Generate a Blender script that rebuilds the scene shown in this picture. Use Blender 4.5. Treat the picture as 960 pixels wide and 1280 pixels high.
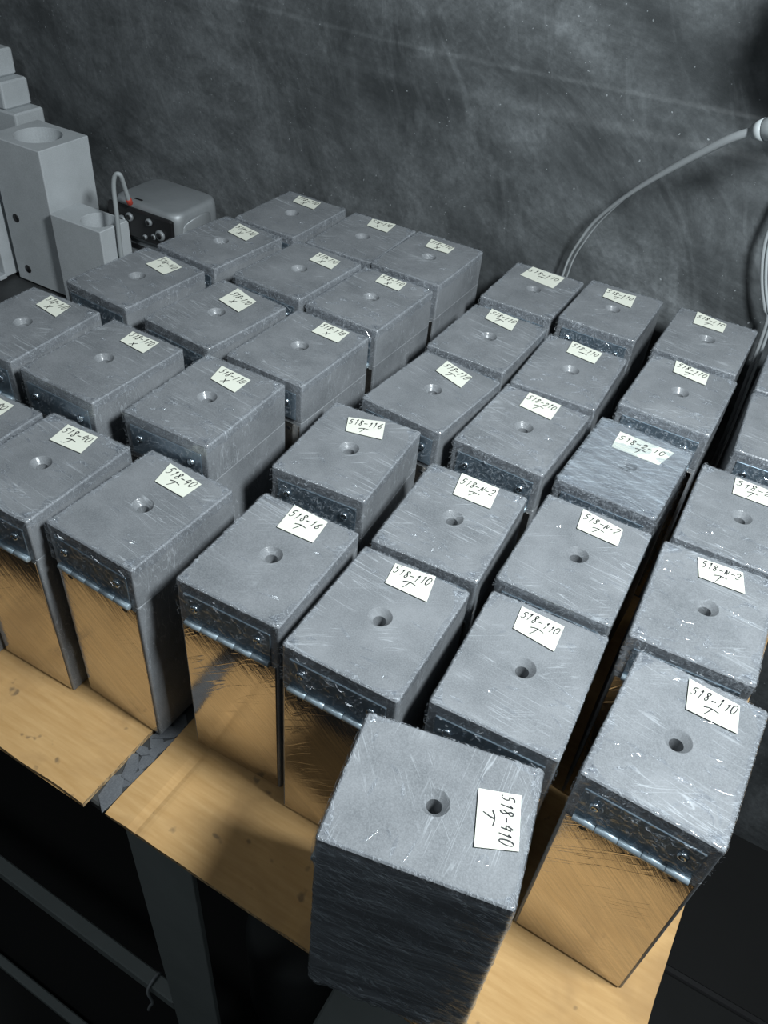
import bpy, bmesh, math, random
from mathutils import Vector, Matrix, noise

# ------------------------------------------------------------------ scene, camera, light
for o in list(bpy.data.objects):
    bpy.data.objects.remove(o)
scene = bpy.context.scene
COL = scene.collection
S = 0.5            # layout unit -> metres
ZT = 0.80          # top of the cardboard on the table
HU = 0.49086       # height of a short mold in layout units

def pt(u, v, z):
    """layout units (z measured from the tops of the short molds) -> metres"""
    return Vector((u * S, v * S, ZT + (z + HU) * S))

cam_data = bpy.data.cameras.new('camera')
cam = bpy.data.objects.new('camera', cam_data)
COL.objects.link(cam)
cam_data.sensor_fit = 'VERTICAL'
cam_data.sensor_height = 36.0
cam_data.lens = 28.857
cam_data.clip_start = 0.02
R3 = ((0.86044, 0.50351, 0.07821), (-0.38838, 0.5487, 0.74033), (-0.32984, 0.66739, -0.66768))
m = Matrix(((R3[0][0], R3[1][0], -R3[2][0], 0), (R3[0][1], R3[1][1], -R3[2][1], 0),
            (R3[0][2], R3[1][2], -R3[2][2], 1.54543), (0, 0, 0, 1)))
cam.matrix_world = m
scene.camera = cam

world = bpy.data.worlds.new('world')
scene.world = world
world.use_nodes = True
bg = world.node_tree.nodes['Background']
bg.inputs[0].default_value = (0.80, 0.92, 1.0, 1)
bg.inputs[1].default_value = 0.055

def area_light(name, loc, target, size, power, color):
    ld = bpy.data.lights.new(name, 'AREA')
    ld.shape = 'DISK'
    ld.size = size
    ld.energy = power
    ld.color = color
    lo = bpy.data.objects.new(name, ld)
    COL.objects.link(lo)
    lo.location = loc
    lo.rotation_euler = (Vector(target) - Vector(loc)).to_track_quat('-Z', 'Y').to_euler()
    return lo

# the work light above the right end of the table
area_light('work_light', pt(0.63, 0.72, 1.60), pt(-0.75, 1.40, 0.0), 0.19, 19.5, (0.90, 0.97, 1.0))
# unseen fill strip behind the camera, added for highlights on film and hinge barrels
sl = area_light('fill_strip', (-0.9, -0.9, 2.9), (-0.4, 0.7, 0.9), 1.2, 6, (0.86, 0.95, 1.0))
sl.data.shape = 'RECTANGLE'
sl.data.size_y = 0.12

scene.view_settings.view_transform = 'Standard'
scene.view_settings.look = 'None'
scene.view_settings.exposure = 0.0
scene.view_settings.gamma = 1.0
scene.view_settings.use_curve_mapping = False

# ------------------------------------------------------------------ materials
class NT:
    def __init__(self, name):
        self.mat = bpy.data.materials.new(name)
        self.mat.use_nodes = True
        self.t = self.mat.node_tree
        self.b = self.t.nodes['Principled BSDF']
        self.out = self.t.nodes['Material Output']

    def n(self, typ, ins=None, **props):
        nd = self.t.nodes.new(typ)
        for k, v in props.items():
            setattr(nd, k, v)
        for k, v in (ins or {}).items():
            if hasattr(v, 'node'):
                self.t.links.new(v, nd.inputs[k])
            else:
                nd.inputs[k].default_value = v
        return nd

    def link(self, a, b):
        self.t.links.new(a, b)

    def coord(self, rot=(0, 0, 0), scale=(1, 1, 1), out='Object', rnd=0.0):
        tc = self.n('ShaderNodeTexCoord')
        src = tc.outputs[out]
        if rnd:
            oi = self.n('ShaderNodeObjectInfo')
            mul = self.n('ShaderNodeVectorMath', {0: oi.outputs['Random'], 1: (rnd, rnd * .7, rnd * .3)}, operation='MULTIPLY')
            add = self.n('ShaderNodeVectorMath', {0: src, 1: mul.outputs[0]}, operation='ADD')
            src = add.outputs[0]
        mp = self.n('ShaderNodeMapping', {'Vector': src, 'Rotation': rot, 'Scale': tuple(1.0 / q for q in scale)}, vector_type='TEXTURE')
        return mp.outputs[0]

    def noise(self, vec, scale, detail=4, rough=.55, dist=0.0):
        return self.n('ShaderNodeTexNoise', {'Vector': vec, 'Scale': scale, 'Detail': detail, 'Roughness': rough, 'Distortion': dist}).outputs['Fac']

    def ramp(self, fac, stops):
        r = self.n('ShaderNodeValToRGB', {'Fac': fac})
        e = r.color_ramp.elements
        while len(e) < len(stops):
            e.new(0.5)
        for q, (pos, c) in zip(e, stops):
            q.position = pos
            q.color = (c, c, c, 1) if isinstance(c, (int, float)) else (*c, 1)
        return r.outputs['Color']

    def mix(self, fac, a, b, mode='MIX'):
        nd = self.n('ShaderNodeMix', data_type='RGBA', blend_type=mode)
        for s, val in ((nd.inputs[0], fac), (nd.inputs[6], a), (nd.inputs[7], b)):
            if hasattr(val, 'node'):
                self.link(val, s)
            else:
                s.default_value = val if isinstance(val, (int, float)) else (*val[:3], 1)
        return nd.outputs[2]

    def math(self, op, a, b):
        return self.n('ShaderNodeMath', {0: a, 1: b}, operation=op).outputs[0]

    def bump(self, h, strength, dist=.001, normal=None):
        ins = {'Height': h, 'Strength': strength, 'Distance': dist}
        if normal is not None:
            ins['Normal'] = normal
        return self.n('ShaderNodeBump', ins).outputs[0]

    def set(self, **kw):
        names = dict(color='Base Color', rough='Roughness', metal='Metallic', normal='Normal', coat='Coat Weight',
                     coat_rough='Coat Roughness', coat_normal='Coat Normal', spec='Specular IOR Level')
        for k, v in kw.items():
            s = self.b.inputs[names[k]]
            if hasattr(v, 'node'):
                self.link(v, s)
            elif isinstance(v, tuple):
                s.default_value = (*v[:3], 1)
            else:
                s.default_value = v
        return self.mat

def graphite(name, dark, light, coat=.55, film=True):
    k = NT(name)
    c = k.coord(rnd=3.0)
    big = k.noise(c, 22, 5, .6)
    grain = k.noise(c, 900, 2, .6)
    col = k.mix(k.ramp(big, ((.3, 0), (.7, 1))), dark, light)
    col = k.mix(k.ramp(grain, ((.35, .0), (.75, .35))), col, tuple(min(1, x * 1.7) for x in light))
    nrm = k.bump(grain, .25, .0004)
    if not film:
        return k.set(color=col, rough=.6, normal=nrm)
    # cling film lying flat on the graphite: a clear coat with stretch marks
    s1 = k.noise(k.coord(rot=(0, 0, .5), scale=(14, 260, 60), rnd=5.0), 1.0, 3, .6, .4)
    s2 = k.noise(k.coord(rot=(0, 0, -.25), scale=(300, 9, 40), rnd=9.0), 1.0, 3, .6, .3)
    wav = k.noise(c, 45, 3, .5, 1.2)
    line = ((.485, 0), (.5, 1), (.515, 0))
    l1 = k.noise(k.coord(rot=(0, 0, -.12), scale=(5, 120, 30), rnd=7.0), 1.0, 2, .5, .8)
    l2 = k.noise(k.coord(rot=(0, 0, .55), scale=(8, 150, 30), rnd=3.0), 1.0, 2, .5, 1.0)
    m1 = k.math('MULTIPLY', k.ramp(l1, line), k.ramp(k.noise(c, 18, 2), ((.48, 0), (.62, 1))))
    m2 = k.math('MULTIPLY', k.ramp(l2, line), k.ramp(k.noise(c, 25, 2), ((.54, 0), (.66, 1))))
    marks = k.math('MAXIMUM', m1, m2)
    col = k.mix(k.math('MULTIPLY', marks, .38), col, (.60, .64, .68))
    h = k.math('ADD', k.math('MULTIPLY', s1, .5), k.math('ADD', k.math('MULTIPLY', s2, .35), k.math('MULTIPLY', wav, .9)))
    cn = k.bump(h, .35, .0025)
    return k.set(color=col, rough=.62, normal=nrm, coat=coat, coat_rough=.22, coat_normal=cn, spec=.4)

M_GRAPHITE = graphite('graphite_under_film', (.118, .128, .138), (.205, .217, .230))
M_GRAPHITE_BARE = graphite('bare_graphite', (.40, .43, .445), (.48, .51, .53), film=False)
M_GRAPHITE_CHIP = graphite('graphite_chip', (.07, .075, .085), (.13, .14, .15), film=False)

k = NT('polished_steel_under_film')
c = k.coord(rnd=4.0)
w1 = k.noise(k.coord(rot=(0, .9, 0), scale=(12, 12, 160), rnd=5.0), 1.0, 3, .6, .6)
w2 = k.noise(c, 30, 3, .55, 1.0)
w3 = k.noise(k.coord(rot=(0, -.7, 0), scale=(8, 8, 90), rnd=8.0), 1.0, 2, .5, 1.0)
crs = k.math('MULTIPLY', k.ramp(w3, ((.47, 0), (.5, 1), (.53, 0))), k.ramp(k.noise(c, 12, 2), ((.45, 0), (.6, 1))))
h = k.math('ADD', k.math('ADD', k.math('MULTIPLY', w1, .55), k.math('MULTIPLY', w2, .5)), k.math('MULTIPLY', crs, .35))
scr = k.noise(k.coord(rot=(0, .75, 0), scale=(20, 20, 420), rnd=2.0), 1.0, 4, .7)
M_MIRROR = k.set(color=k.mix(k.ramp(scr, ((.35, 0), (.7, 1))), (.64, .59, .53), (.46, .44, .42)), metal=1.0, rough=k.ramp(scr, ((.35, .07), (.75, .22))), normal=k.bump(h, .20, .0016), coat=.3, coat_rough=.1)

k = NT('hinge_steel')
M_HINGE = k.set(color=(.40, .49, .55), metal=.55, rough=k.ramp(k.noise(k.coord(), 160, 3), ((.3, .30), (.8, .5))))
k = NT('hinge_leaf_steel')
M_LEAF = k.set(color=(.20, .26, .31), metal=.7, rough=k.ramp(k.noise(k.coord(), 90, 3), ((.3, .35), (.8, .6))))
k = NT('dark_screw')
M_DARKSCREW = k.set(color=(.06, .065, .07), metal=.8, rough=.4)
k = NT('screw_zinc')
M_SCREW = k.set(color=(.62, .70, .76), metal=1.0, rough=.25)

k = NT('paper_tag')
M_PAPER = k.set(color=k.mix(k.noise(k.coord(), 60, 3), (.68, .70, .60), (.78, .80, .71)), rough=.8)
k = NT('pen_ink')
M_INK = k.set(color=(.025, .025, .03), rough=.6)

k = NT('cling_film')
geo = k.n('ShaderNodeNewGeometry')
lw = k.n('ShaderNodeLayerWeight', {'Blend': .35})
c = k.coord(rnd=3.0)
nb = k.bump(k.noise(c, 120, 4, .6, 1.0), .12, .002)
gl = k.n('ShaderNodeBsdfGlossy', {'Color': (.95, .98, 1, 1), 'Roughness': .075, 'Normal': nb})
tr = k.n('ShaderNodeBsdfTransparent', {'Color': (.985, .99, 1, 1)})
df = k.n('ShaderNodeBsdfTranslucent', {'Color': (.8, .85, .9, 1)})
dd = k.n('ShaderNodeBsdfDiffuse', {'Color': (.8, .85, .9, 1)})
ms0 = k.n('ShaderNodeMixShader', {0: .5, 1: df.outputs[0], 2: dd.outputs[0]})
hz = k.ramp(k.noise(k.coord(rot=(.3, .2, .5), scale=(1, 1.8, 1), rnd=4.0), 95, 3, .5, 1.4), ((.47, .006), (.5, .55), (.53, .006)))
ms1 = k.n('ShaderNodeMixShader', {0: hz, 1: tr.outputs[0], 2: ms0.outputs[0]})
fac = k.ramp(lw.outputs['Facing'], ((.0, .06), (.6, .10), (1.0, .5)))
ms2 = k.n('ShaderNodeMixShader', {0: fac, 1: ms1.outputs[0], 2: gl.outputs[0]})
k.link(ms2.outputs[0], k.out.inputs[0])
M_FILM = k.mat

def stretch_film(name, r1, s1, r2, s2, hmax):
    k = NT(name)
    lw = k.n('ShaderNodeLayerWeight', {'Blend': .35})
    st = k.noise(k.coord(rot=r1, scale=s1), 1.0, 4, .62, 1.1)
    st2 = k.noise(k.coord(rot=r2, scale=s2), 1.0, 4, .6, 1.5)
    hz = k.math('ADD', k.ramp(st, ((.42, .015), (.60, hmax * .5), (.70, hmax))), k.ramp(st2, ((.475, 0), (.5, hmax * .8), (.525, 0))))
    nb = k.bump(k.math('ADD', st, st2), .6, .003)
    gl = k.n('ShaderNodeBsdfGlossy', {'Color': (.9, .96, 1, 1), 'Roughness': .16, 'Normal': nb})
    tr = k.n('ShaderNodeBsdfTransparent', {'Color': (.97, .98, 1, 1)})
    df = k.n('ShaderNodeBsdfTranslucent', {'Color': (.7, .78, .85, 1)})
    dd = k.n('ShaderNodeBsdfDiffuse', {'Color': (.7, .78, .85, 1), 'Normal': nb})
    ms0 = k.n('ShaderNodeMixShader', {0: .6, 1: df.outputs[0], 2: dd.outputs[0]})
    ms1 = k.n('ShaderNodeMixShader', {0: hz, 1: tr.outputs[0], 2: ms0.outputs[0]})
    fac = k.ramp(lw.outputs['Facing'], ((.0, .05), (1.0, .5)))
    ms2 = k.n('ShaderNodeMixShader', {0: fac, 1: ms1.outputs[0], 2: gl.outputs[0]})
    k.link(ms2.outputs[0], k.out.inputs[0])
    return k.mat

M_FILM2 = stretch_film('wound_stretch_film', (.16, .20, 0), (7, 7, 130), (-.35, -.40, 0), (9, 9, 80), .95)
M_FILM3 = stretch_film('slack_stretch_film', (0, 0, -.25), (9, 130, 9), (0, 0, .35), (8, 90, 8), .55)

k = NT('cardboard')
c = k.coord()
fib = k.noise(k.coord(scale=(18, 160, 18)), 1.0, 4, .6)
blot = k.noise(c, 9, 4, .6, .6)
col = k.mix(k.ramp(fib, ((.3, 0), (.75, 1))), (.45, .265, .100), (.56, .355, .155))
col = k.mix(k.ramp(blot, ((.46, 0), (.66, .75))), col, (.33, .195, .08))
spots = k.ramp(k.noise(c, 60, 2, .5), ((.69, 0), (.76, .7)))
col = k.mix(spots, col, (.12, .085, .05))
M_CARD = k.set(color=col, rough=.85, normal=k.bump(fib, .2, .0006))
k = NT('cardboard_edge')
fl = k.noise(k.coord(scale=(240, 240, 500)), 1.0, 2)
M_CARDEDGE = k.set(color=k.mix(k.ramp(fl, ((.4, 0), (.6, 1))), (.24, .15, .07), (.60, .42, .22)), rough=.9)

k = NT('black_sheet')
c = k.coord()
dustn = k.noise(c, 3.2, 6, .65, .8)
strk = k.noise(k.coord(rot=(0, .30, 0), scale=(3.0, 1, 7)), 1.0, 7, .72, 1.0)
fine = k.noise(c, 140, 3, .7)
wip = k.noise(k.coord(rot=(0, -.5, 0), scale=(18, 1, 5)), 1.0, 5, .65, 2.0)
d = k.math('MULTIPLY', k.ramp(dustn, ((.35, .1), (.68, 1))), k.ramp(strk, ((.32, .15), (.66, 1))))
d = k.math('ADD', k.math('MULTIPLY', d, .8), k.math('MULTIPLY', k.ramp(wip, ((.5, 0), (.72, 1))), .16))
d = k.math('MULTIPLY', d, k.ramp(fine, ((.3, .65), (.7, 1.15))))
specks = k.ramp(k.noise(c, 210, 1, .5), ((.76, 0), (.80, 1)))
col = k.mix(d, (.034, .038, .040), (.33, .355, .37))
col = k.mix(k.math('MULTIPLY', specks, .5), col, (.5, .54, .56))
M_SHEET = k.set(color=col, rough=k.ramp(dustn, ((.3, .42), (.7, .7))), normal=k.bump(k.math('ADD', strk, k.math('MULTIPLY', fine, .25)), .35, .004), spec=.35)

k = NT('table_steel')
M_TABLE = k.set(color=k.mix(k.noise(k.coord(), 25, 5), (.035, .038, .04), (.085, .09, .092)), rough=.5, metal=.3)
k = NT('leg_paint')
M_LEG = k.set(color=k.mix(k.noise(k.coord(), 14, 5, .6), (.16, .185, .18), (.24, .265, .26)), rough=.6)
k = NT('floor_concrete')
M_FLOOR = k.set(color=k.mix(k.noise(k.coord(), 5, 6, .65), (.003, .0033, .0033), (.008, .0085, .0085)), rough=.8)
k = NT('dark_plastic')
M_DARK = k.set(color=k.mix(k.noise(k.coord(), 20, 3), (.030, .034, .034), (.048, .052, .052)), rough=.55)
k = NT('black_panel')
M_BLACK = k.set(color=(.012, .012, .013), rough=.45)
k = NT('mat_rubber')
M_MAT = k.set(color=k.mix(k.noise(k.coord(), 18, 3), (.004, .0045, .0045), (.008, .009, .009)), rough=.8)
k = NT('cast_metal')
M_CAST = k.set(color=k.mix(k.noise(k.coord(), 30, 5, .6), (.26, .28, .295), (.36, .385, .40)), rough=.48, metal=.35, normal=k.bump(k.noise(k.coord(), 60, 3), .2, .002))
k = NT('cable_grey')
M_CABLE = k.set(color=(.30, .32, .33), rough=.5)
k = NT('cable_light')
M_CABLE2 = k.set(color=(.36, .39, .40), rough=.45)
k = NT('red_sleeve')
M_RED = k.set(color=(.45, .06, .04), rough=.5)

# ------------------------------------------------------------------ mesh helpers
def mesh_obj(name, verts, faces, mat, parent=None, smooth=False, loc=(0, 0, 0), rotz=0.0):
    me = bpy.data.meshes.new(name)
    me.from_pydata([tuple(v) for v in verts], [], faces)
    bm = bmesh.new()
    bm.from_mesh(me)
    bmesh.ops.recalc_face_normals(bm, faces=bm.faces)
    bm.to_mesh(me)
    bm.free()
    if smooth:
        me.polygons.foreach_set('use_smooth', [True] * len(me.polygons))
    me.materials.append(mat)
    o = bpy.data.objects.new(name, me)
    COL.objects.link(o)
    o.location = loc
    o.rotation_euler.z = rotz
    o.parent = parent
    return o

def share(src, name, parent, loc=(0, 0, 0)):
    o = bpy.data.objects.new(name, src)
    COL.objects.link(o)
    o.parent = parent
    o.location = loc
    return o

def tag(o, label=None, cat=None, group=None, kind=None):
    for key, val in (('label', label), ('category', cat), ('group', group), ('kind', kind)):
        if val:
            o[key] = val
    return o

def empty(name, loc, rotz=0.0):
    o = bpy.data.objects.new(name, None)
    o.empty_display_size = .03
    COL.objects.link(o)
    o.location = loc
    o.rotation_euler.z = rotz
    return o

def rrect(w, l, r, n=3):
    """rounded rectangle loop, counter-clockwise from the right side"""
    out = []
    for cx, cy, a0 in ((w / 2 - r, l / 2 - r, 0), (-w / 2 + r, l / 2 - r, 90), (-w / 2 + r, -l / 2 + r, 180), (w / 2 - r, -l / 2 + r, 270)):
        for i in range(n + 1):
            a = math.radians(a0 + 90 * i / n)
            out.append((cx + r * math.cos(a), cy + r * math.sin(a)))
    return out

def dense(loop, per_side=7):
    """adds points on the straight sides (a loop from rrect)"""
    n = len(loop) // 4
    out = []
    for s in range(4):
        out += loop[s * n:(s + 1) * n]
        a, b = loop[(s + 1) * n - 1], loop[((s + 1) * n) % len(loop)]
        out += [(a[0] + (b[0] - a[0]) * q / (per_side + 1), a[1] + (b[1] - a[1]) * q / (per_side + 1)) for q in range(1, per_side + 1)]
    return out

def loft(loops, cap0=True, cap1=True):
    """loops: list of equal-length point lists"""
    n = len(loops[0])
    verts = [p for lp in loops for p in lp]
    faces = []
    for k in range(len(loops) - 1):
        for i in range(n):
            j = (i + 1) % n
            faces.append((k * n + i, k * n + j, (k + 1) * n + j, (k + 1) * n + i))
    if cap0:
        faces.append(tuple(range(n))[::-1])
    if cap1:
        faces.append(tuple((len(loops) - 1) * n + i for i in range(n)))
    return verts, faces

def box_data(x0, x1, y0, y1, z0, z1, b=.001):
    """box with chamfered edges"""
    w, l = x1 - x0, y1 - y0
    cx, cy = (x0 + x1) / 2, (y0 + y1) / 2
    b = min(b, w * .3, l * .3, (z1 - z0) * .3)
    lo = [(cx + x, cy + y) for x, y in rrect(w, l, b * 1.2, 2)]
    li = [(cx + x, cy + y) for x, y in rrect(w - 2 * b, l - 2 * b, b * .6, 2)]
    return loft([[(x, y, z0) for x, y in li], [(x, y, z0 + b) for x, y in lo], [(x, y, z1 - b) for x, y in lo], [(x, y, z1) for x, y in li]])

def box(name, x0, x1, y0, y1, z0, z1, mat, parent=None, b=.001):
    v, f = box_data(x0, x1, y0, y1, z0, z1, b)
    return mesh_obj(name, v, f, mat, parent)

def join(*parts):
    V, F = [], []
    for v, f in parts:
        o = len(V)
        V += list(v)
        F += [tuple(i + o for i in q) for q in f]
    return V, F

def cyl_data(p0, p1, r0, r1=None, n=16, cham=0.0):
    p0, p1 = Vector(p0), Vector(p1)
    r1 = r0 if r1 is None else r1
    d = (p1 - p0).normalized()
    a = d.orthogonal().normalized()
    b = d.cross(a)
    rings = [(p0, r0), (p1, r1)] if not cham else [(p0, r0 - cham), (p0 + d * cham, r0), (p1 - d * cham, r1), (p1, r1 - cham)]
    return loft([[p + (a * math.cos(2 * math.pi * i / n) + b * math.sin(2 * math.pi * i / n)) * r for i in range(n)] for p, r in rings])

def tube_data(points, r, n=8, sub=6):
    """round tube along a Catmull-Rom path; r a number or a list"""
    P = [Vector(q) for q in points]
    rs = r if isinstance(r, (list, tuple)) else [r] * len(P)
    path, rad = [], []
    for i in range(len(P) - 1):
        a, b, c, d = P[max(i - 1, 0)], P[i], P[i + 1], P[min(i + 2, len(P) - 1)]
        for s in range(sub):
            t = s / sub
            path.append(.5 * ((2 * b) + (c - a) * t + (2 * a - 5 * b + 4 * c - d) * t * t + (3 * b - a - 3 * c + d) * t ** 3))
            rad.append(rs[i] * (1 - t) + rs[i + 1] * t)
    path.append(P[-1])
    rad.append(rs[-1])
    up = Vector((.3, .5, .81)).normalized()
    loops = []
    for i, q in enumerate(path):
        d = (path[min(i + 1, len(path) - 1)] - path[max(i - 1, 0)]).normalized()
        a = d.cross(up).normalized()
        b = d.cross(a)
        loops.append([q + (a * math.cos(2 * math.pi * k / n) + b * math.sin(2 * math.pi * k / n)) * rad[i] for k in range(n)])
    return loft(loops)

def block_with_bore(w, l, h, r, cone=0.0, r2=None, depth=None, bev=.0012, corner=.002, offset=(0, 0), n=8):
    """block whose top (z=0) has a round bore, optionally countersunk; bottom at -h"""
    outer = dense(rrect(w, l, corner, 3))
    inner = dense(rrect(w - 2 * bev, l - 2 * bev, max(corner - bev, .0004), 3))
    ox, oy = offset
    ang = [math.atan2(y - oy, x - ox) for x, y in inner]
    r2 = r if r2 is None else r2
    depth = h * .9 if depth is None else depth
    nn = len(inner)
    ang = [ang[0] + 2 * math.pi * i / nn for i in range(nn)]
    circ = lambda rr, z: [(ox + rr * math.cos(t), oy + rr * math.sin(t), z) for t in ang]
    loops = [circ(r2, -depth), circ(r2, -cone if cone else -.0006), circ(r, -.0004), circ(r + .0004, 0),
             [(x, y, 0) for x, y in inner], [(x, y, -bev) for x, y in outer], [(x, y, -h) for x, y in outer]]
    return loft(loops)

rng = random.Random(11)

# ------------------------------------------------------------------ setting
WALL_V = 2.235
def wall():
    us = [-4.6 + 7.0 * i / 230 for i in range(231)]
    zs = sorted(set([round(-2.1 + 4.4 * i / 70, 4) for i in range(71)] + [round(.462 + (i - 6) * .0035, 4) for i in range(13)] + [round(.365 + (i - 8) * .008, 4) for i in range(17)]))
    V, F = [], []
    for z in zs:
        for u in us:
            zz = z - .012 * math.sin(u * 2.1 + .6)
            d = .012 * noise.noise(Vector((u * 1.1, 3.0, z * .9))) + .003 * noise.noise(Vector((u * 4, 8.0, z * 5)))
            d += .0022 * (math.exp(-((zz - .462) / .005) ** 2) if zz > .462 else math.exp((zz - .462) / .06))
            d += .0045 * (math.exp(-((zz - .372) / .014) ** 2) if zz > .372 else math.exp((zz - .372) / .08)) * (.35 + .65 / (1 + math.exp(-(u + 1.1) * 6)))
            p = pt(u, WALL_V, z)
            V.append((p.x, p.y - d, p.z))
    n = len(us)
    for i in range(len(zs) - 1):
        for j in range(n - 1):
            F.append((i * n + j, i * n + j + 1, (i + 1) * n + j + 1, (i + 1) * n + j))
    me = bpy.data.meshes.new('wall_back')
    me.from_pydata(V, [], F)
    me.polygons.foreach_set('use_smooth', [True] * len(F))
    me.materials.append(M_SHEET)
    o = bpy.data.objects.new('wall_back', me)
    COL.objects.link(o)
    tag(o, 'smeared black rubber sheet hung as the wall behind the table', 'wall', kind='structure')
wall()
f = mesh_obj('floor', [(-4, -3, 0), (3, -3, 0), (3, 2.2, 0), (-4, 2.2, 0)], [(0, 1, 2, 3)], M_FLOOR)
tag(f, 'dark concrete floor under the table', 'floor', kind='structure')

# table: steel top, apron, legs, lower rail
CT = .0060                                     # cardboard thickness
tz = ZT - CT
tab = tag(empty('work_table', (0, 0, 0)), 'dark steel work table under the cardboard and the molds', 'table')
box('tabletop', -1.75, .118, .232, 1.105, tz - .012, tz, M_TABLE, tab, .002)
for x in (-1.70, -.318, .06):
    for y in (.236, 1.07):
        if x == .06:
            continue
        v, fa = join(box_data(x - .041, x + .041, y, y + .006, .0, tz - .012, .001), box_data(x - .041, x - .035, y + .006, y + .05, .0, tz - .012, .001))
        mesh_obj('leg', v, fa, M_LEG, tab)
for y in (.30, 1.07):
    v, fa = join(box_data(.02, .026, y, y + .05, .0, tz - .012, .001), box_data(.026, .07, y, y + .006, .0, tz - .012, .001))
    mesh_obj('leg', v, fa, M_LEG, tab)
box('lower_rail', -1.74, -.359, .236, .256, .242, .270, M_LEG, tab, .002)
box('apron', -1.74, .11, .262, .268, tz - .062, tz - .012, M_TABLE, tab, .001)
hk = Vector((-.40, .246, .27))
v, fa = tube_data([hk + Vector((0, .010, -.012)), hk + Vector((0, .008, .004)), hk + Vector((0, -.006, .006)), hk + Vector((0, -.016, -.006)), hk + Vector((.004, -.016, -.04)), hk + Vector((-.006, -.016, -.075)), hk + Vector((-.012, -.016, -.10))], .0022)
tag(mesh_obj('wire_hook', v, fa, M_CABLE, None, True), 'bent wire hook hanging from the lower table rail', 'hook')
tag(box('floor_bar', -1.5, -.30, .176, .190, .0, .02, M_LEG, None, .002), 'thin dark steel bar lying along the floor before the table', 'bar')

# a dark crate under the table
cr = tag(empty('storage_crate', (-.05, .40, 0)), 'dark grey lidded crate on the floor under the table front', 'crate')
box('body', -.115, .12, -.115, .16, 0, .325, M_LEG, cr, .006)
box('lid', -.122, .127, -.122, .167, .326, .345, M_LEG, cr, .004)
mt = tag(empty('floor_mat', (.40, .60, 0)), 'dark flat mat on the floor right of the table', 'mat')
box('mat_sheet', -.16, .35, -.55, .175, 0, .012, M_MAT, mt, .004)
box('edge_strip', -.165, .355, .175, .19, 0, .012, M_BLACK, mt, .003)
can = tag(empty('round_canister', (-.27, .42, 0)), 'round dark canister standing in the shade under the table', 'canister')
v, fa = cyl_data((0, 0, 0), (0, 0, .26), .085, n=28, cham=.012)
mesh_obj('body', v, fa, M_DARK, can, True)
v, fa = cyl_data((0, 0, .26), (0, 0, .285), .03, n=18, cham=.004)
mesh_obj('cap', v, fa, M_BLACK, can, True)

# cardboard sheets
def cardboard(name, u0, u1, v0, v1, label, fold_u=None, seed=0, skew=0.0):
    root = tag(empty(name, ((u0 + u1) / 2 * S, (v0 + v1) / 2 * S, tz)), label, 'cardboard', 'cardboard sheets on the table')
    cx, cy = (u0 + u1) / 2 * S, (v0 + v1) / 2 * S
    nx, ny = 110, 24
    V, F = [], []
    def edge(u, vv):
        jx = .0016 * noise.noise(Vector((vv * 9, seed, 0))) * (1 if u in (u0, u1) else 0)
        jy = .0014 * noise.noise(Vector((u * 11, seed + 5, 0))) * (1 if vv in (v0, v1) else 0)
        return jx, jy
    xs = [u0 + (u1 - u0) * i / nx for i in range(nx + 1)]
    ys = [v0 + (v1 - v0) * (j / ny) ** 2 for j in range(ny + 1)]
    xs[-1], ys[-1] = u1, v1
    for zf in (0, 1):
        for vv in ys:
            for u in xs:
                jx, jy = edge(u, vv)
                z = 0.0
                if zf:
                    z = CT
                    if vv < .60:
                        z -= .0010 * (1 - min(1, (vv - v0) / .02)) * (.5 + .5 * noise.noise(Vector((u * 14, seed, 2))))
                    if fold_u is not None:
                        z -= .0020 * math.exp(-((u - fold_u) / .010) ** 2)
                    if fold_u is not None and u < fold_u:
                        z -= .0012 * ((fold_u - u) / (fold_u - u0))
                V.append((u * S + jx - cx + skew * (vv - v0), vv * S + jy - cy, z))
    n = nx + 1
    half = n * (ny + 1)
    top = []
    for j in range(ny):
        for i in range(nx):
            top.append((half + j * n + i, half + j * n + i + 1, half + (j + 1) * n + i + 1, half + (j + 1) * n + i))
    rim = []
    for i in range(nx):
        rim.append((i, i + 1, half + i + 1, half + i))
        o = ny * n
        rim.append((o + i + 1, o + i, half + o + i, half + o + i + 1))
    for j in range(ny):
        rim.append(((j + 1) * n, j * n, half + j * n, half + (j + 1) * n))
        rim.append((j * n + nx, (j + 1) * n + nx, half + (j + 1) * n + nx, half + j * n + nx))
    bot = [(0, ny * n, ny * n + nx, nx)]
    mesh_obj('top_liner', V, top + bot, M_CARD, root)
    mesh_obj('cut_edge', V, rim, M_CARDEDGE, root)
    return root
cardboard('cardboard_sheet', -1.66, -.789, .448, 2.16, 'brown cardboard sheet on the table left of the dark gap', seed=1)
cardboard('cardboard_sheet', -.742, .252, .456, 2.16, 'brown cardboard sheet on the table right of the dark gap, creased along its edge', fold_u=-.672, seed=4, skew=.006)

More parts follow.
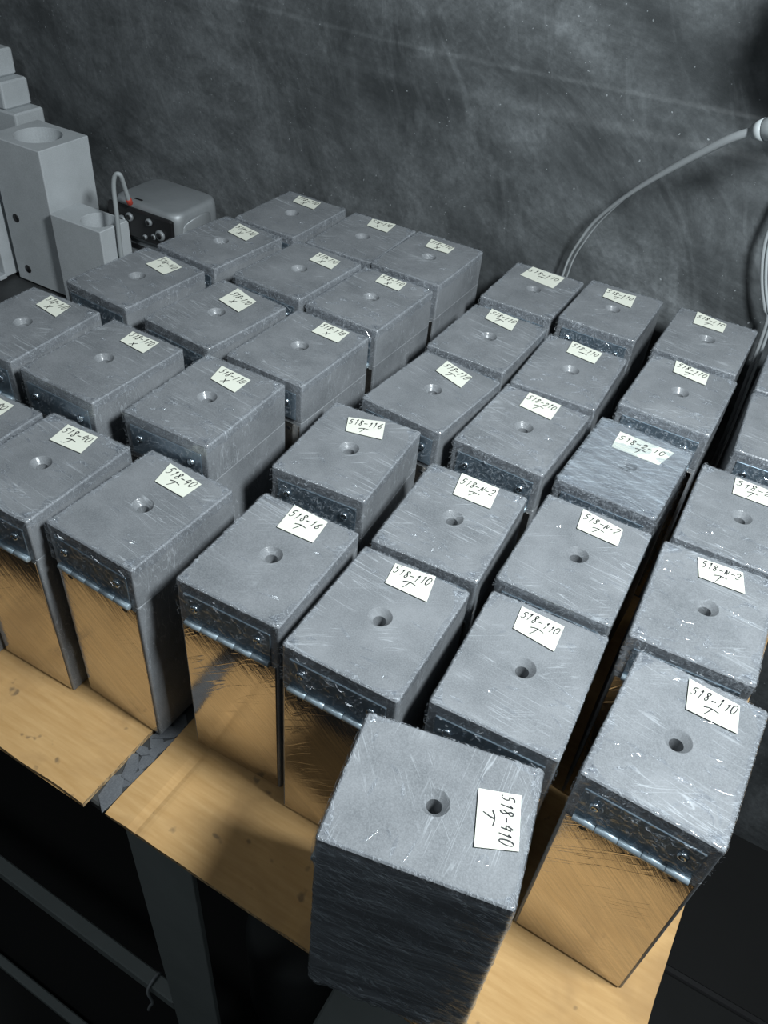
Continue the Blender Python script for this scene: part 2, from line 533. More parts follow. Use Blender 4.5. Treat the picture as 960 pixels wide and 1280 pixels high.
# graphite chips in the gap between the sheets
gq = [(-.768, .50, .017, .030, 10), (-.752, .535, .010, .020, -20), (-.772, .56, .014, .026, 30), (-.757, .585, .012, .022, 5), (-.752, .62, .010, .026, -15),
      (-.770, .63, .014, .018, 50), (-.760, .66, .016, .024, -40), (-.775, .595, .010, .012, 70), (-.764, .69, .014, .018, 15)]
gq.sort(key=lambda q: q[1])
NTH = 'first second third fourth fifth sixth seventh eighth ninth'.split()
for gi, (u, vv, a, b, rot) in enumerate(gq):
    nn = 5
    a, b = a * 1.35, b * 1.6
    loop = []
    for i in range(nn):
        t = 2 * math.pi * i / nn + rng.uniform(-.25, .25)
        q = rng.uniform(.62, 1.15)
        loop.append((a * .5 * q * math.cos(t), b * .5 * q * math.sin(t)))
    h = rng.uniform(.0010, .0026)
    v, fa = loft([[(x, y, 0) for x, y in loop], [(x, y, h * .7) for x, y in loop], [(x * .96, y * .97, h) for x, y in loop]])
    o = mesh_obj('graphite_chip', v, fa, M_GRAPHITE_CHIP, None, False, (u * S, vv * S, tz), math.radians(rot))
    tag(o, 'dark graphite flake in the cardboard gap, %s from the table front edge' % NTH[gi], 'chip', 'graphite flakes in the cardboard gap')

# ------------------------------------------------------------------ handwriting
G = {
 '0': [[(.5, 1), (.15, .8), (.05, .4), (.25, .02), (.6, .05), (.85, .45), (.8, .85), (.5, 1)]],
 '1': [[(.35, .75), (.62, 1), (.45, .0)]],
 '2': [[(.1, .75), (.35, 1), (.75, .9), (.7, .6), (.05, .02), (.85, .08)]],
 '4': [[(.5, 1), (.1, .45), (.85, .48)], [(.75, .85), (.6, 0)]],
 '5': [[(.85, 1), (.3, .95), (.2, .6), (.6, .6), (.75, .3), (.45, .0), (.05, .1)]],
 '6': [[(.8, 1), (.3, .65), (.1, .2), (.4, 0), (.75, .2), (.6, .45), (.15, .3)]],
 '8': [[(.8, .85), (.45, 1), (.2, .8), (.45, .55), (.7, .25), (.45, 0), (.15, .2), (.45, .55), (.75, .75), (.8, .85)]],
 '-': [[(.05, .42), (.9, .46)]],
 'N': [[(.1, 0), (.25, .9), (.6, .1), (.85, 1)]],
 'T': [[(-.35, .80), (.5, 1.0), (1.6, .86)], [(.62, .97), (.45, .5), (.15, .0)]],
 'X': [[(.1, 1), (.5, .5), (.95, .05)], [(.95, 1.0), (.5, .5), (.0, .1)]],
}
def writing(lines, r):
    """flat pen strokes (ribbons), origin in the middle of the tag, metres"""
    V, F = [], []
    for text, cx, y0, ch, pitch in lines:
        x0 = cx - pitch * len(text) / 2
        for i, c in enumerate(text):
            jx, jy, js = r.uniform(-.0004, .0004), r.uniform(-.0006, .0006), r.uniform(.88, 1.12)
            for st in G[c]:
                P = [Vector((x0 + i * pitch + jx + (x * .82 * pitch + .22 * ch * y * .6), y0 + jy + y * ch * js)) for x, y in st]
                Q = []
                for q in range(len(P) - 1):
                    a, b, cc, d = P[max(q - 1, 0)], P[q], P[q + 1], P[min(q + 2, len(P) - 1)]
                    for s in range(3):
                        t = s / 3
                        Q.append(.5 * (2 * b + (cc - a) * t + (2 * a - 5 * b + 4 * cc - d) * t * t + (3 * b - a - 3 * cc + d) * t ** 3))
                Q.append(P[-1])
                base = len(V)
                for q, p in enumerate(Q):
                    d = (Q[min(q + 1, len(Q) - 1)] - Q[max(q - 1, 0)])
                    d = d.normalized() if d.length > 1e-9 else Vector((1, 0))
                    w = .00050 * (1.15 - .5 * q / len(Q))
                    V.append((p.x - d.y * w, p.y + d.x * w, 0))
                    V.append((p.x + d.y * w, p.y - d.x * w, 0))
                for q in range(len(Q) - 1):
                    F.append((base + 2 * q, base + 2 * q + 1, base + 2 * q + 3, base + 2 * q + 2))
    return V, F

# ------------------------------------------------------------------ cling film
W, L = .1009, .1291
def film_cap(seed, amp=1.0, margin=1.0):
    """loose film around the top rim of a mold: crinkled band, corner ears, a few ridges on top (z=0 is the top)"""
    V, F = [], []
    n = 168
    per = []
    r = .003
    base = rrect(W, L, r, 6)
    # resample the loop evenly
    pts = [Vector((x, y)) for x, y in base]
    seg = [(pts[i], pts[(i + 1) % len(pts)]) for i in range(len(pts))]
    tot = sum((b - a).length for a, b in seg)
    for i in range(n):
        d = tot * i / n
        for a, b in seg:
            ln = (b - a).length
            if d <= ln:
                per.append(a + (b - a) * (d / ln if ln else 0))
                break
            d -= ln
    prof = [(-1.0, .0), (-.6, .0), (-.22, .0), (-.05, 0), (.0, -.10), (.0, -.35), (.0, -.65), (.0, -1.0)]
    for i, p in enumerate(per):
        a, b = per[i - 1], per[(i + 1) % n]
        d = (b - a).normalized()
        nr = Vector((d.y, -d.x))
        corner = math.exp(-(min((p - Vector((sx * W / 2, sy * L / 2))).length for sx in (-1, 1) for sy in (-1, 1)) / .010) ** 2)
        mi = (.0025 + .010 * max(0, noise.noise(Vector((p.x * 45, p.y * 45, seed)))) + .007 * corner) * margin
        mo = .008 + .010 * abs(noise.noise(Vector((p.x * 40, p.y * 40, seed + 3))))
        for k, (pi, pz) in enumerate(prof):
            wv = noise.noise(Vector((p.x * 150, p.y * 150, seed + k * .25)))
            wv2 = noise.noise(Vector((p.x * 90 + 5, p.y * 90, seed + k * .8)))
            lift = .00035 + max(0, wv) * .0009 * amp + max(0, wv2) * .0006 * amp + corner * .0016 * amp * max(0, .3 + wv)
            if k in (0, 7):
                lift = .00022
            if k <= 3:
                q = p + nr * (pi * mi)
                V.append((q.x, q.y, lift))
            else:
                q = p + nr * min(.0003 + lift * .4, .0010)
                V.append((q.x, q.y, pz * mo + (.0004 if k == 4 else 0)))
    m_ = len(prof)
    for i in range(n):
        j = (i + 1) % n
        for k in range(m_ - 1):
            F.append((i * m_ + k, j * m_ + k, j * m_ + k + 1, i * m_ + k + 1))
    rr = random.Random(seed)
    for _ in range(int(9 * amp ** 2) + 2):
        x, y = rr.uniform(-.042, .042), rr.uniform(-.056, .05)
        if math.hypot(x, y) < .016:
            continue
        t = rr.gauss(-.10, .32)
        ln, wd, hh = rr.uniform(.006, .020) * (.7 + .3 * amp), rr.uniform(.0007, .0015), rr.uniform(.0003, .0008)
        dx, dy = math.cos(t), math.sin(t)
        b0 = len(V)
        ns = 7
        for s in range(ns):
            q = s / (ns - 1)
            e = math.sin(math.pi * q)
            cx, cy = x + dx * ln * (q - .5) + .0012 * math.sin(q * 5 + seed), y + dy * ln * (q - .5)
            cx = max(-.048, min(.048, cx))
            cy = max(-.062, min(.062, cy))
            V.append((cx - dy * wd * e, cy + dx * wd * e, .0002))
            V.append((cx, cy, .0002 + hh * e))
            V.append((cx + dy * wd * e, cy - dx * wd * e, .0002))
        for s in range(ns - 1):
            for c in (0, 1):
                F.append((b0 + 3 * s + c, b0 + 3 * s + c + 1, b0 + 3 * s + 4 + c, b0 + 3 * s + 3 + c))
    # pressed folds: flat facets that face up and towards the front
    for _ in range({True: 16, False: 4}[amp > 1.3]):
        x, y = rr.uniform(-.040, .040), rr.choice((rr.uniform(-.058, -.03), rr.uniform(-.058, .056), rr.uniform(.03, .058)))
        if math.hypot(x, y) < .017:
            continue
        yaw, tilt = rr.gauss(.0, .22), math.radians(rr.uniform(22, 40))
        ln, wd = rr.uniform(.004, .013) * (1.3 if amp > 1.3 else .8), rr.uniform(.0007, .0015)
        ex, ey = Vector((math.cos(yaw), math.sin(yaw))), Vector((-math.sin(yaw), math.cos(yaw)))
        lo, hi, bk = [], [], []
        for s in range(6):
            q = s / 5
            e = .25 + .75 * math.sin(math.pi * q) + .15 * rr.uniform(-1, 1)
            c = Vector((x, y)) + ex * (ln * (q - .5)) + ey * (.0010 * math.sin(q * 4 + seed))
            c = Vector((max(-.048, min(.048, c.x)), max(-.061, min(.061, c.y))))
            lo.append((*(c - ey * wd * e), .0002))
            hi.append((*(c + ey * wd * e), .0002 + 2 * wd * e * math.tan(tilt)))
            bk.append((*(c + ey * wd * e * 1.25), .0002))
        b0 = len(V)
        V += lo + hi
        F += [(b0 + s, b0 + s + 1, b0 + 7 + s, b0 + 6 + s) for s in range(5)]
        b0 = len(V)
        V += hi + bk
        F += [(b0 + s, b0 + s + 1, b0 + 7 + s, b0 + 6 + s) for s in range(5)]
    return V, F

def film_drape(seed, bulge=.0016, amp=1.0):
    """film stretched from the top front edge over the hinge down onto the plate"""
    V, F = [], []
    nx, nz = 64, 22
    for j in range(nz + 1):
        t = j / nz
        z = -.0008 - t * .0405
        for i in range(nx + 1):
            s = i / nx * 2 - 1
            out = .0012 + bulge * t ** .8
            x = s * (W / 2 + .0006 + .0010 * math.sin(math.pi * min(1, t * 1.6)))
            w1 = noise.noise(Vector((x * 130 + z * 120, z * 300, seed)))
            w2 = noise.noise(Vector((x * 60, z * 60, seed + 7)))
            w3 = noise.noise(Vector((x * 300 - z * 200, z * 420, seed + 2)))
            env = math.sin(math.pi * min(1, max(0, t))) ** .5 * (1 - abs(s) ** 8)
            d = out + env * amp * (.0016 * w1 + .0012 * w2 + .0010 * w3)
            V.append((x, -L / 2 - max(.0017, d), z))
    for j in range(nz):
        for i in range(nx):
            F.append((j * (nx + 1) + i, j * (nx + 1) + i + 1, (j + 1) * (nx + 1) + i + 1, (j + 1) * (nx + 1) + i))
    # pleats: small folds that stand out of the sheet
    rr = random.Random(seed)
    for _ in range(int(26 * amp) if bulge > .001 else 9):
        x, z = rr.uniform(-.042, .042), rr.uniform(-.034, -.003)
        ln, w = rr.uniform(.003, .010), rr.uniform(.0007, .0017) * (1 if bulge > .001 else .5)
        sl, e = rr.gauss(0, .45), math.radians(rr.uniform(30, 62))
        top, mid, low = [], [], []
        for s in range(5):
            q = s / 4
            k_ = (.2 + .8 * math.sin(math.pi * q)) * rr.uniform(.8, 1.2)
            px = max(-.049, min(.049, x + ln * (q - .5)))
            pz = min(-.0015, z + sl * ln * (q - .5))
            y0 = -L / 2 - .0018
            top.append((px, y0, pz))
            mid.append((px, y0 - w * k_ * math.sin(e), pz - w * k_ * math.cos(e)))
            low.append((px, y0, pz - w * k_ * math.cos(e) * 1.5))
        for A, B in ((top, mid), (mid, low)):
            b0 = len(V)
            V += A + B
            F += [(b0 + s, b0 + s + 1, b0 + 6 + s, b0 + 5 + s) for s in range(4)]
    return V, F

def film_skirt(seed, H, amp=1.0, z0=-.006):
    """film wound round the sides of a mold with a ruffled foot"""
    V, F = [], []
    n, nz = 220, 60
    base = rrect(W, L, .003, 6)
    pts = [Vector((x, y)) for x, y in base]
    seg = [(pts[i], pts[(i + 1) % len(pts)]) for i in range(len(pts))]
    tot = sum((b - a).length for a, b in seg)
    per = []
    for i in range(n):
        d = tot * i / n
        for a, b in seg:
            ln = (b - a).length
            if d <= ln:
                per.append((a + (b - a) * (d / ln if ln else 0), (b - a).normalized()))
                break
            d -= ln
    for j in range(nz + 1):
        t = j / nz
        z = z0 - t * (H + z0 - .002)
        for i, (p, dr) in enumerate(per):
            nr = Vector((dr.y, -dr.x))
            per_u = tot * i / n
            w1 = noise.noise(Vector((per_u * 14 + .25 * z * 60, z * 210 + per_u * 38, seed)))
            w2 = noise.noise(Vector((p.x * 30, p.y * 30 + 9, z * 45 + seed)))
            w3 = noise.noise(Vector((p.x * 120, p.y * 120, z * 90 + seed)))
            foot = max(0, (t - .86) / .14)
            lift = .0010 + amp * (.0013 * max(0, w1) + .0011 * max(0, w2)) + foot * .003 * max(0, .5 + w3)
            if j == nz:
                lift *= .5
            q = p + nr * lift
            V.append((q.x, q.y, z))
    for j in range(nz):
        for i in range(n):
            k2 = (i + 1) % n
            F.append((j * n + i, j * n + k2, (j + 1) * n + k2, (j + 1) * n + i))
    return V, F

def film_sheet(seed):
    """a slack double layer of film over the whole top (covers the hole)"""
    V, F = [], []
    nx, ny = 46, 56
    for j in range(ny + 1):
        for i in range(nx + 1):
            x, y = (i / nx - .5) * (W + .002), (j / ny - .5) * (L + .002)
            w = noise.noise(Vector((x * 60 + y * 25, y * 150, seed))) * .5 + noise.noise(Vector((x * 35, y * 40, seed + 4)))
            V.append((x, y, .0009 + .0009 * max(-.4, w)))
    for j in range(ny):
        for i in range(nx):
            F.append((j * (nx + 1) + i, j * (nx + 1) + i + 1, (j + 1) * (nx + 1) + i + 1, (j + 1) * (nx + 1) + i))
    return V, F

def mesh_only(name, data, mat, smooth=True):
    o = mesh_obj(name, data[0], data[1], mat, None, smooth)
    me = o.data
    bpy.data.objects.remove(o)
    return me

# ------------------------------------------------------------------ the molds
LID = .0465
lid_me = mesh_only('lid', block_with_bore(W, L, LID, .0098, cone=.0055, r2=.0054, depth=.030), M_GRAPHITE, False)
leaf_me = mesh_only('leaf', box_data(-.043, .043, -L / 2 - .0014, -L / 2, -.045, -.012, .0004), M_LEAF, False)
kn_me = mesh_only('knuckle', cyl_data((-.0084, 0, 0), (.0084, 0, 0), .0032, n=16, cham=.00025), M_HINGE, True)
def screw_data(r=.0042):
    v, f = loft([[(r * k * math.cos(2 * math.pi * i / 14), -d, r * k * math.sin(2 * math.pi * i / 14)) for i in range(14)] for k, d in ((1, 0), (1, .0008), (.8, .0020), (.35, .0026), (.3, .0014))], True, True)
    return v, f
screw_me = mesh_only('screw', screw_data(), M_SCREW, True)
dscrew_me = mesh_only('plate_screw', (lambda d: ([(x, y * .25, z * .6) for x, y, z in d[0]], d[1]))(screw_data(.0034)), M_DARKSCREW, True)
caps = [mesh_only('film_wrap', film_cap(10 + 7 * i, (.7, 1.0, 1.4, .9, 1.8, 1.1)[i], (1, .8, 1.3, 1.0, 1.5, .7)[i]), M_FILM) for i in range(6)]
drapes = [mesh_only('film_drape', film_drape(31 + 5 * i, amp=(1.0, 1.3, .8)[i]), M_FILM) for i in range(3)]
tight = mesh_only('film_drape', film_drape(77, bulge=.0006, amp=.5), M_FILM)

DATA = [
    ('P1', -712.0, 510.7, 1.85, 272.3, [(-17.0, 58.4), (18.0, 53.2), (21.6, 26.7), (-15.0, 34.2)]),
    ('P2', -593.4, 510.0, -1.39, 271.8, [(-13.9, 55.6), (23.7, 56.2), (25.4, 30.5), (-10.3, 33.7)]),
    ('P3', -697.0, 670.2, -3.93, 269.8, [(-10.3, 58.4), (24.9, 50.6), (23.0, 22.1), (-13.5, 27.6)]),
    ('P0', -649.8, 363.4, 1.85, 245.4, None),
    ('A', -545.7, 374.9, 0.81, 243.2, [(-21.9, 55.8), (16.0, 57.2), (20.7, 29.8), (-18.0, 28.3)]),
    ('B', -431.8, 385.7, -1.84, 241.1, [(-20.2, 57.5), (23.4, 52.1), (22.3, 28.5), (-13.3, 29.8)]),
    ('Q1', -567.1, 659.9, -5.30, 269.7, [(-20.1, 57.1), (17.7, 48.0), (19.9, 15.6), (-16.7, 21.5)]),
    ('Q2', -451.4, 660.3, -1.66, 267.9, [(-7.5, 57.7), (28.2, 56.8), (30.3, 30.1), (-6.4, 31.5)]),
    ('Q0', -467.6, 521.6, 1.15, 268.7, [(-21.9, 52.8), (18.2, 48.4), (18.5, 21.0), (-16.6, 26.8)]),
    ('Q3', -547.7, 798.3, -3.13, 277.5, [(-6.9, 51.5), (28.4, 48.4), (32.3, 23.4), (-4.1, 25.9)]),
    ('R1', -678.7, 807.4, -4.45, 272.3, [(-16.9, 54.9), (22.2, 50.4), (25.5, 20.5), (-10.4, 25.0)]),
    ('S1', -664.1, 947.9, -1.12, 269.8, [(-26.9, 55.2), (12.2, 54.9), (17.8, 28.6), (-21.4, 31.8)]),
    ('S2', -545.9, 947.8, 1.04, 269.5, [(-16.8, 57.2), (18.7, 61.8), (22.1, 29.9), (-11.9, 32.8)]),
    ('S3', -440.7, 944.4, -0.76, 272.5, [(-22.6, 49.2), (15.5, 45.6), (16.5, 23.8), (-18.2, 22.9)]),
    ('Q4', -442.7, 799.0, -2.13, 273.0, [(-20.9, 58.1), (15.9, 57.3), (18.5, 33.1), (-17.1, 35.4)]),
    ('T1', -311.0, 1014.1, 0.40, 240.2, [(-26.8, 62.9), (23.2, 59.2), (21.1, 18.1), (-31.6, 27.2)]),
    ('T2', -303.9, 851.2, -1.17, 245.0, [(-26.6, 64.0), (12.9, 59.4), (17.6, 27.5), (-22.8, 35.2)]),
    ('T3', -305.8, 708.2, -4.85, 243.4, [(-18.4, 59.6), (21.0, 49.8), (22.8, 22.1), (-17.5, 32.9)]),
    ('T4', -325.5, 565.2, 4.13, 242.0, [(-24.4, 44.3), (12.1, 57.5), (22.7, 28.5), (-15.7, 21.8)]),
    ('U1', -199.2, 1007.9, 0.26, 251.1, [(-23.6, 49.0), (15.9, 51.8), (19.4, 15.6), (-21.3, 22.0)]),
    ('U2', -193.6, 843.2, 1.65, 243.8, [(-19.3, 69.3), (20.6, 57.0), (19.9, 27.8), (-17.4, 33.8)]),
    ('U3', -194.9, 706.4, -1.74, 241.6, [(-22.3, 68.5), (16.9, 61.7), (18.6, 28.7), (-20.3, 32.1)]),
    ('U4', -191.6, 529.9, 3.46, 244.9, [(-17.5, 64.0), (22.8, 60.4), (25.7, 28.6), (-12.5, 29.4)]),
    ('V1', -74.6, 1000.4, -0.03, 254.9, [(-28.1, 65.0), (12.5, 52.3), (13.1, 27.4), (-24.9, 27.9)]),
    ('V2', -70.5, 857.6, -0.51, 255.0, [(-22.4, 63.3), (18.7, 56.0), (20.6, 30.2), (-18.4, 35.7)]),
    ('V3', -81.1, 708.2, -1.62, 242.3, [(-26.0, 51.1), (34.2, 50.5), (26.7, 19.7), (-24.2, 19.0)]),
    ('V4', -77.1, 545.6, 1.65, 250.0, [(-14.6, 60.1), (25.7, 53.0), (27.9, 29.1), (-11.2, 31.2)]),
    ('V5', -69.7, 410.7, 3.12, 242.2, [(-22.5, 57.9), (15.2, 55.6), (15.9, 26.5), (-20.7, 32.1)]),
    ('W2', 51.2, 408.1, -1.38, 248.8, [(-9.2, 58.1), (30.1, 55.5), (34.6, 29.5), (-3.3, 28.9)]),
    ('W3', 37.1, 553.8, 2.81, 246.1, [(-19.1, 56.1), (20.2, 57.9), (26.0, 32.1), (-13.4, 31.4)]),
    ('W4', 37.1, 691.6, 1.28, 245.6, None),
    ('W5', 53.7, 864.1, 2.87, 247.1, None),
    ('W6', 49.3, 1003.9, 1.85, 245.4, None),
    ('C', -300.4, 399.9, 2.10, 242.2, [(-17.0, 65.3), (20.3, 60.1), (23.0, 30.2), (-14.4, 30.1)]),
    ('D', -186.7, 390.6, 1.40, 244.8, [(-17.4, 57.8), (18.8, 63.6), (24.9, 33.4), (-14.1, 33.4)]),
    ('E', -75.1, 273.0, -78.24, 245.1, [(-19.5, 24.8), (-24.7, 52.9), (13.9, 59.1), (21.0, 31.5)]),
]
TEXT = {'P1': ('518-110', 'X'), 'P2': ('518-110', 'X'), 'P3': ('518-110', 'X'), 'P0': ('518-40', 'T'), 'A': ('518-40', 'T'), 'B': ('518-40', 'T'),
        'C': ('518-16', 'T'), 'D': ('518-110', 'T'), 'V5': ('518-110', 'T'), 'W2': ('518-110', 'T'), 'E': ('518-410', 'T'), 'T4': ('518-116', 'T'),
        'U4': ('518-N-2', 'T'), 'V4': ('518-N-2', 'T'), 'W3': ('518-N-2', 'T'), 'W4': ('518-2', 'T'), 'U3': ('518-210', 'T'), 'T3': ('518-110', 'T'),
        'V3': ('518-2-10', 'T'), 'Q0': ('518-110', 'X'), 'Q1': ('518-110', 'X'), 'Q2': ('518-110', 'X')}
ROWS = {'front row': 'P0 A B C D V5 W2', 'second row': 'P1 P2 Q0 T4 U4 V4 W3', 'middle row': 'P3 Q1 Q2 T3 U3 V3 W4',
        'fourth row': 'R1 Q3 Q4 T2 U2 V2 W5', 'back row by the wall': 'S1 S2 S3 T1 U1 V1 W6'}
ORD = ['leftmost', 'second from left', 'third from left', 'fourth from left', 'fifth from left', 'sixth from left', 'rightmost']
WHERE = {}
for rw, names in ROWS.items():
    for q, nm in enumerate(names.split()):
        WHERE[nm] = (rw, ORD[q])
TALLS = set('P1 P2 P3 Q0 Q1 Q2 Q3 Q4 R1 S1 S2 S3'.split())
NOHINGE = set('P2 Q2 Q0 T3 U2 V4 W4'.split())
CAPV = {'V3': 4, 'W2': 2, 'W3': 4, 'W4': 2, 'V2': 2, 'V1': 1, 'U3': 2, 'E': 1, 'V4': 1, 'V5': 1, 'D': 0, 'C': 3, 'B': 3, 'T2': 0, 'Q2': 0, 'Q1': 0, 'S1': 1}

for idx, (nm, bu, bv, yaw, H, quad) in enumerate(DATA):
    H = H / 1000
    r = random.Random(100 + idx)
    root = empty('graphite_mold', (bu / 1000, bv / 1000, ZT), math.radians(yaw))
    if nm == 'E':
        lab = 'film-wrapped graphite mold turned sideways, overhanging the table edge before all rows'
    else:
        rw, pos = WHERE[nm]
        extra = {'P0': 'cut off at the left edge, ', 'V3': 'under crumpled film, ', 'C': 'tagged 518-16, ', 'T4': 'tagged 518-116, '}.get(nm, '')
        lab = '%s graphite mold in film, %s%s in the %s' % ('taller' if nm in TALLS else 'short', extra, pos, rw)
    tag(root, lab, 'mold', 'film-wrapped graphite molds on the table')
    share(lid_me, 'lid', root, (0, 0, H))
    zb = H - LID - .0006
    lo = rrect(W, L, .002, 8)
    v, f = loft([[(x * .985, y * .985, 0) for x, y in lo], [(x, y, .0012) for x, y in lo], [(x, y, zb - .0006) for x, y in lo], [(x * .99, y * .99, zb) for x, y in lo]])
    mesh_obj('body', v, f, M_GRAPHITE, root)
    pl = box('front_plate', -.0478, .0478, -L / 2 - .0012, -L / 2, .003, H - .0515, M_MIRROR, root, .0005)
    for sx in (-.033, .034):
        share(dscrew_me, 'plate_screw', pl, (sx, -L / 2 - .0010, H - .0585))
    hg = share(leaf_me, 'hinge', root, (0, 0, H))
    for sx in (-.032, .031):
        share(screw_me, 'screw', hg, (sx, -L / 2 - .0014, -.0255))
    if nm not in NOHINGE:
        for q in range(5):
            share(kn_me, 'knuckle', hg, (-.0344 + .0172 * q, -L / 2 - .0024, -.0475))
    # film
    fw = share(caps[CAPV.get(nm, idx % 6)], 'film_wrap', root, (0, 0, H))
    share(tight if nm in NOHINGE else drapes[idx % 3], 'film_drape', fw)
    if nm == 'E':
        v, f = film_skirt(5, H, 1.0)
        mesh_obj('film_skirt', v, f, M_FILM2, fw, True)
    if nm == 'V3':
        v, f = film_sheet(3)
        mesh_obj('film_sheet', v, f, M_FILM3, fw, True)
        v, f = film_skirt(17, .055, 1.5, 0.0)
        mesh_obj('film_skirt', v, f, M_FILM, fw, True)
    # paper tag
    if quad is None:
        quad = [(-17, 58), (21, 56), (23, 30), (-15, 30)]
    if nm == 'E':
        quad = quad[1:] + quad[:1]
    q4 = [Vector((x / 1000, y / 1000)) for x, y in quad]
    q4 = [Vector((max(-.049, min(.049, q.x)), max(-.063, min(.063, q.y)))) for q in q4]
    under = nm in ('V3', 'T1')
    zl = H + (.0003 if under else .0013)
    ce = sum(q4, Vector((0, 0))) / 4
    nd, md = 6, 5
    V, F = [], []
    curl = r.uniform(.0002, .0008)
    for side in (0, 1):
        for j in range(md + 1):
            for i in range(nd + 1):
                a, b = i / nd, j / md
                p = (q4[0] * (1 - a) + q4[1] * a) * (1 - b) + (q4[3] * (1 - a) + q4[2] * a) * b
                z = curl * ((a - .5) ** 2 + (b - .5) ** 2) + .0002 * side
                V.append((p.x - ce.x, p.y - ce.y, z))
    nn = nd + 1
    hf = nn * (md + 1)
    for j in range(md):
        for i in range(nd):
            a = j * nn + i
            F.append((a, a + 1, a + nn + 1, a + nn))
            F.append((hf + a, hf + a + nn, hf + a + nn + 1, hf + a + 1))
    ring = [i for i in range(nn)] + [j * nn + nd for j in range(1, md + 1)] + [md * nn + i for i in range(nd - 1, -1, -1)] + [j * nn for j in range(md - 1, 0, -1)]
    for i in range(len(ring)):
        a, b = ring[i], ring[(i + 1) % len(ring)]
        F.append((a, b, hf + b, hf + a))
    lo_ = mesh_obj('paper_tag', V, F, M_PAPER, root, False, (ce.x, ce.y, zl))
    t1, t2 = TEXT.get(nm, ('518-110', 'T' if nm not in TALLS else 'X'))
    lo_['label'] = 'white paper tag with handwriting %s %s' % (t1, t2)
    ww = ((q4[1] - q4[0]).length + (q4[2] - q4[3]).length) / 2
    v, f = writing([(t1, -.0006, .0014, .0086, ww * .90 / len(t1)), (t2, -.001, -.0105, .0082, .0070)], r)
    e = (q4[1] - q4[0]) + (q4[2] - q4[3])
    hw = mesh_obj('handwriting', v, f, M_INK, lo_, False, (0, 0, .00045 + curl * .32))
    hw.rotation_euler.z = math.atan2(e.y, e.x)

# ------------------------------------------------------------------ things at the left, by the wall
def place_block(u0, u1, v0, v1, ztop):
    return (u1 - u0) * S, (v1 - v0) * S, (ztop + HU) * S, ((u0 + u1) / 2 * S, (v0 + v1) / 2 * S, ZT + (ztop + HU) * S)

# tall bored block
w_, l_, h_, loc = place_block(-2.505, -2.268, 1.83, 2.045, .012)
tb = tag(empty('bored_block', (loc[0], loc[1], ZT)), 'tall bare graphite block with a wide round bore in its top, at the left', 'block', 'bare graphite blocks at the left')
v, f = block_with_bore(w_, l_, h_, .039, depth=.12, n=12)
o = mesh_obj('body', v, f, M_GRAPHITE_BARE, tb, False, (0, 0, h_))
for zz, xx in ((.118, -.044), (.024, -.042)):
    v, f = cyl_data((xx + .012, -l_ / 2 + .004, zz), (xx + .012, -l_ / 2 - .0006, zz), .0075, n=18)
    mesh_obj('side_hole', v, f, M_BLACK, tb, True)
# lower block with broken-out bore, right of it
w_, l_, h_, loc = place_block(-2.236, -2.012, 1.80, 1.93, -.172)
lb = tag(empty('bored_block', (loc[0], loc[1], ZT)), 'low bare graphite block with a round bore, beside the tall one', 'block', 'bare graphite blocks at the left')
v, f = block_with_bore(w_, l_, h_, .029, depth=.10, offset=(.020, .001), n=12)
mesh_obj('body', v, f, M_GRAPHITE_BARE, lb, False, (0, 0, h_))
# neighbour at the very edge
w_, l_, h_, loc = place_block(-2.75, -2.535, 1.795, 2.0, -.06)
nb_ = tag(empty('plain_block', (loc[0], loc[1], ZT)), 'plain bare graphite block cut off by the left edge', 'block', 'bare graphite blocks at the left')
v, f = box_data(-w_ / 2, w_ / 2, -l_ / 2, l_ / 2, 0, h_, .0015)
mesh_obj('body', v, f, M_GRAPHITE_BARE, nb_)
box('base_strip', -w_ / 2 - .004, w_ / 2 + .004, -l_ / 2 - .016, -l_ / 2 - .0005, 0, .008, M_GRAPHITE_BARE, nb_, .001)
# the stepped stack behind
steps = [(-2.95, -2.640, 2.06, 2.19, -.49, -.004, 'lowest'), (-2.95, -2.690, 2.065, 2.185, -.004, .088, 'middle'), (-2.95, -2.735, 2.07, 2.18, .088, .176, 'topmost')]
for u0, u1, v0, v1, z0, z1, which in steps:
    a, b = pt(u0, v0, z0), pt(u1, v1, z1)
    v, f = box_data(-(b.x - a.x) / 2, (b.x - a.x) / 2, -(b.y - a.y) / 2, (b.y - a.y) / 2, 0, b.z - a.z - .0004, .003)
    o = mesh_obj('step_block', v, f, M_GRAPHITE_BARE, None, False, ((a.x + b.x) / 2, (a.y + b.y) / 2, a.z))
    tag(o, '%s of the pale graphite blocks stacked in steps behind the bored block' % which, 'block', 'stepped graphite stack by the wall')

# cast metal device with a black bolted face
du0, du1, dv0, dv1 = -2.100, -1.815, 1.945, 2.17
dw, dl = (du1 - du0) * S, (dv1 - dv0) * S
dz = ZT + (-.125 + HU) * S - ZT
dev = tag(empty('cast_motor_box', ((du0 + du1) / 2 * S, (dv0 + dv1) / 2 * S, ZT)), 'cast metal box with a black bolted face standing behind the left molds', 'machine')
box('pedestal', -dw / 2 + .008, dw / 2 - .01, -dl / 2 + .006, dl / 2 - .01, 0, dz - .062, M_CAST, dev, .004)
box('slot', -dw / 2 + .014, dw / 2 - .02, -dl / 2 + .004, -dl / 2 + .010, dz - .078, dz - .070, M_BLACK, dev, .001)
lps = []
for z, k in ((dz - .060, .97), (dz - .052, 1.0), (dz - .012, 1.0), (dz - .002, .985), (dz + .004, .95), (dz + .006, .88)):
    lps.append([(x * k, y * k + (1 - k) * .02, z) for x, y in rrect(dw, dl, .022, 6)])
v, f = loft(lps)
mesh_obj('housing', v, f, M_CAST, dev, True)
fp = box('face_plate', -dw / 2 - .002, dw / 2 - .006, -dl / 2 - .007, -dl / 2 + .002, dz - .052, dz - .002, M_BLACK, dev, .005)
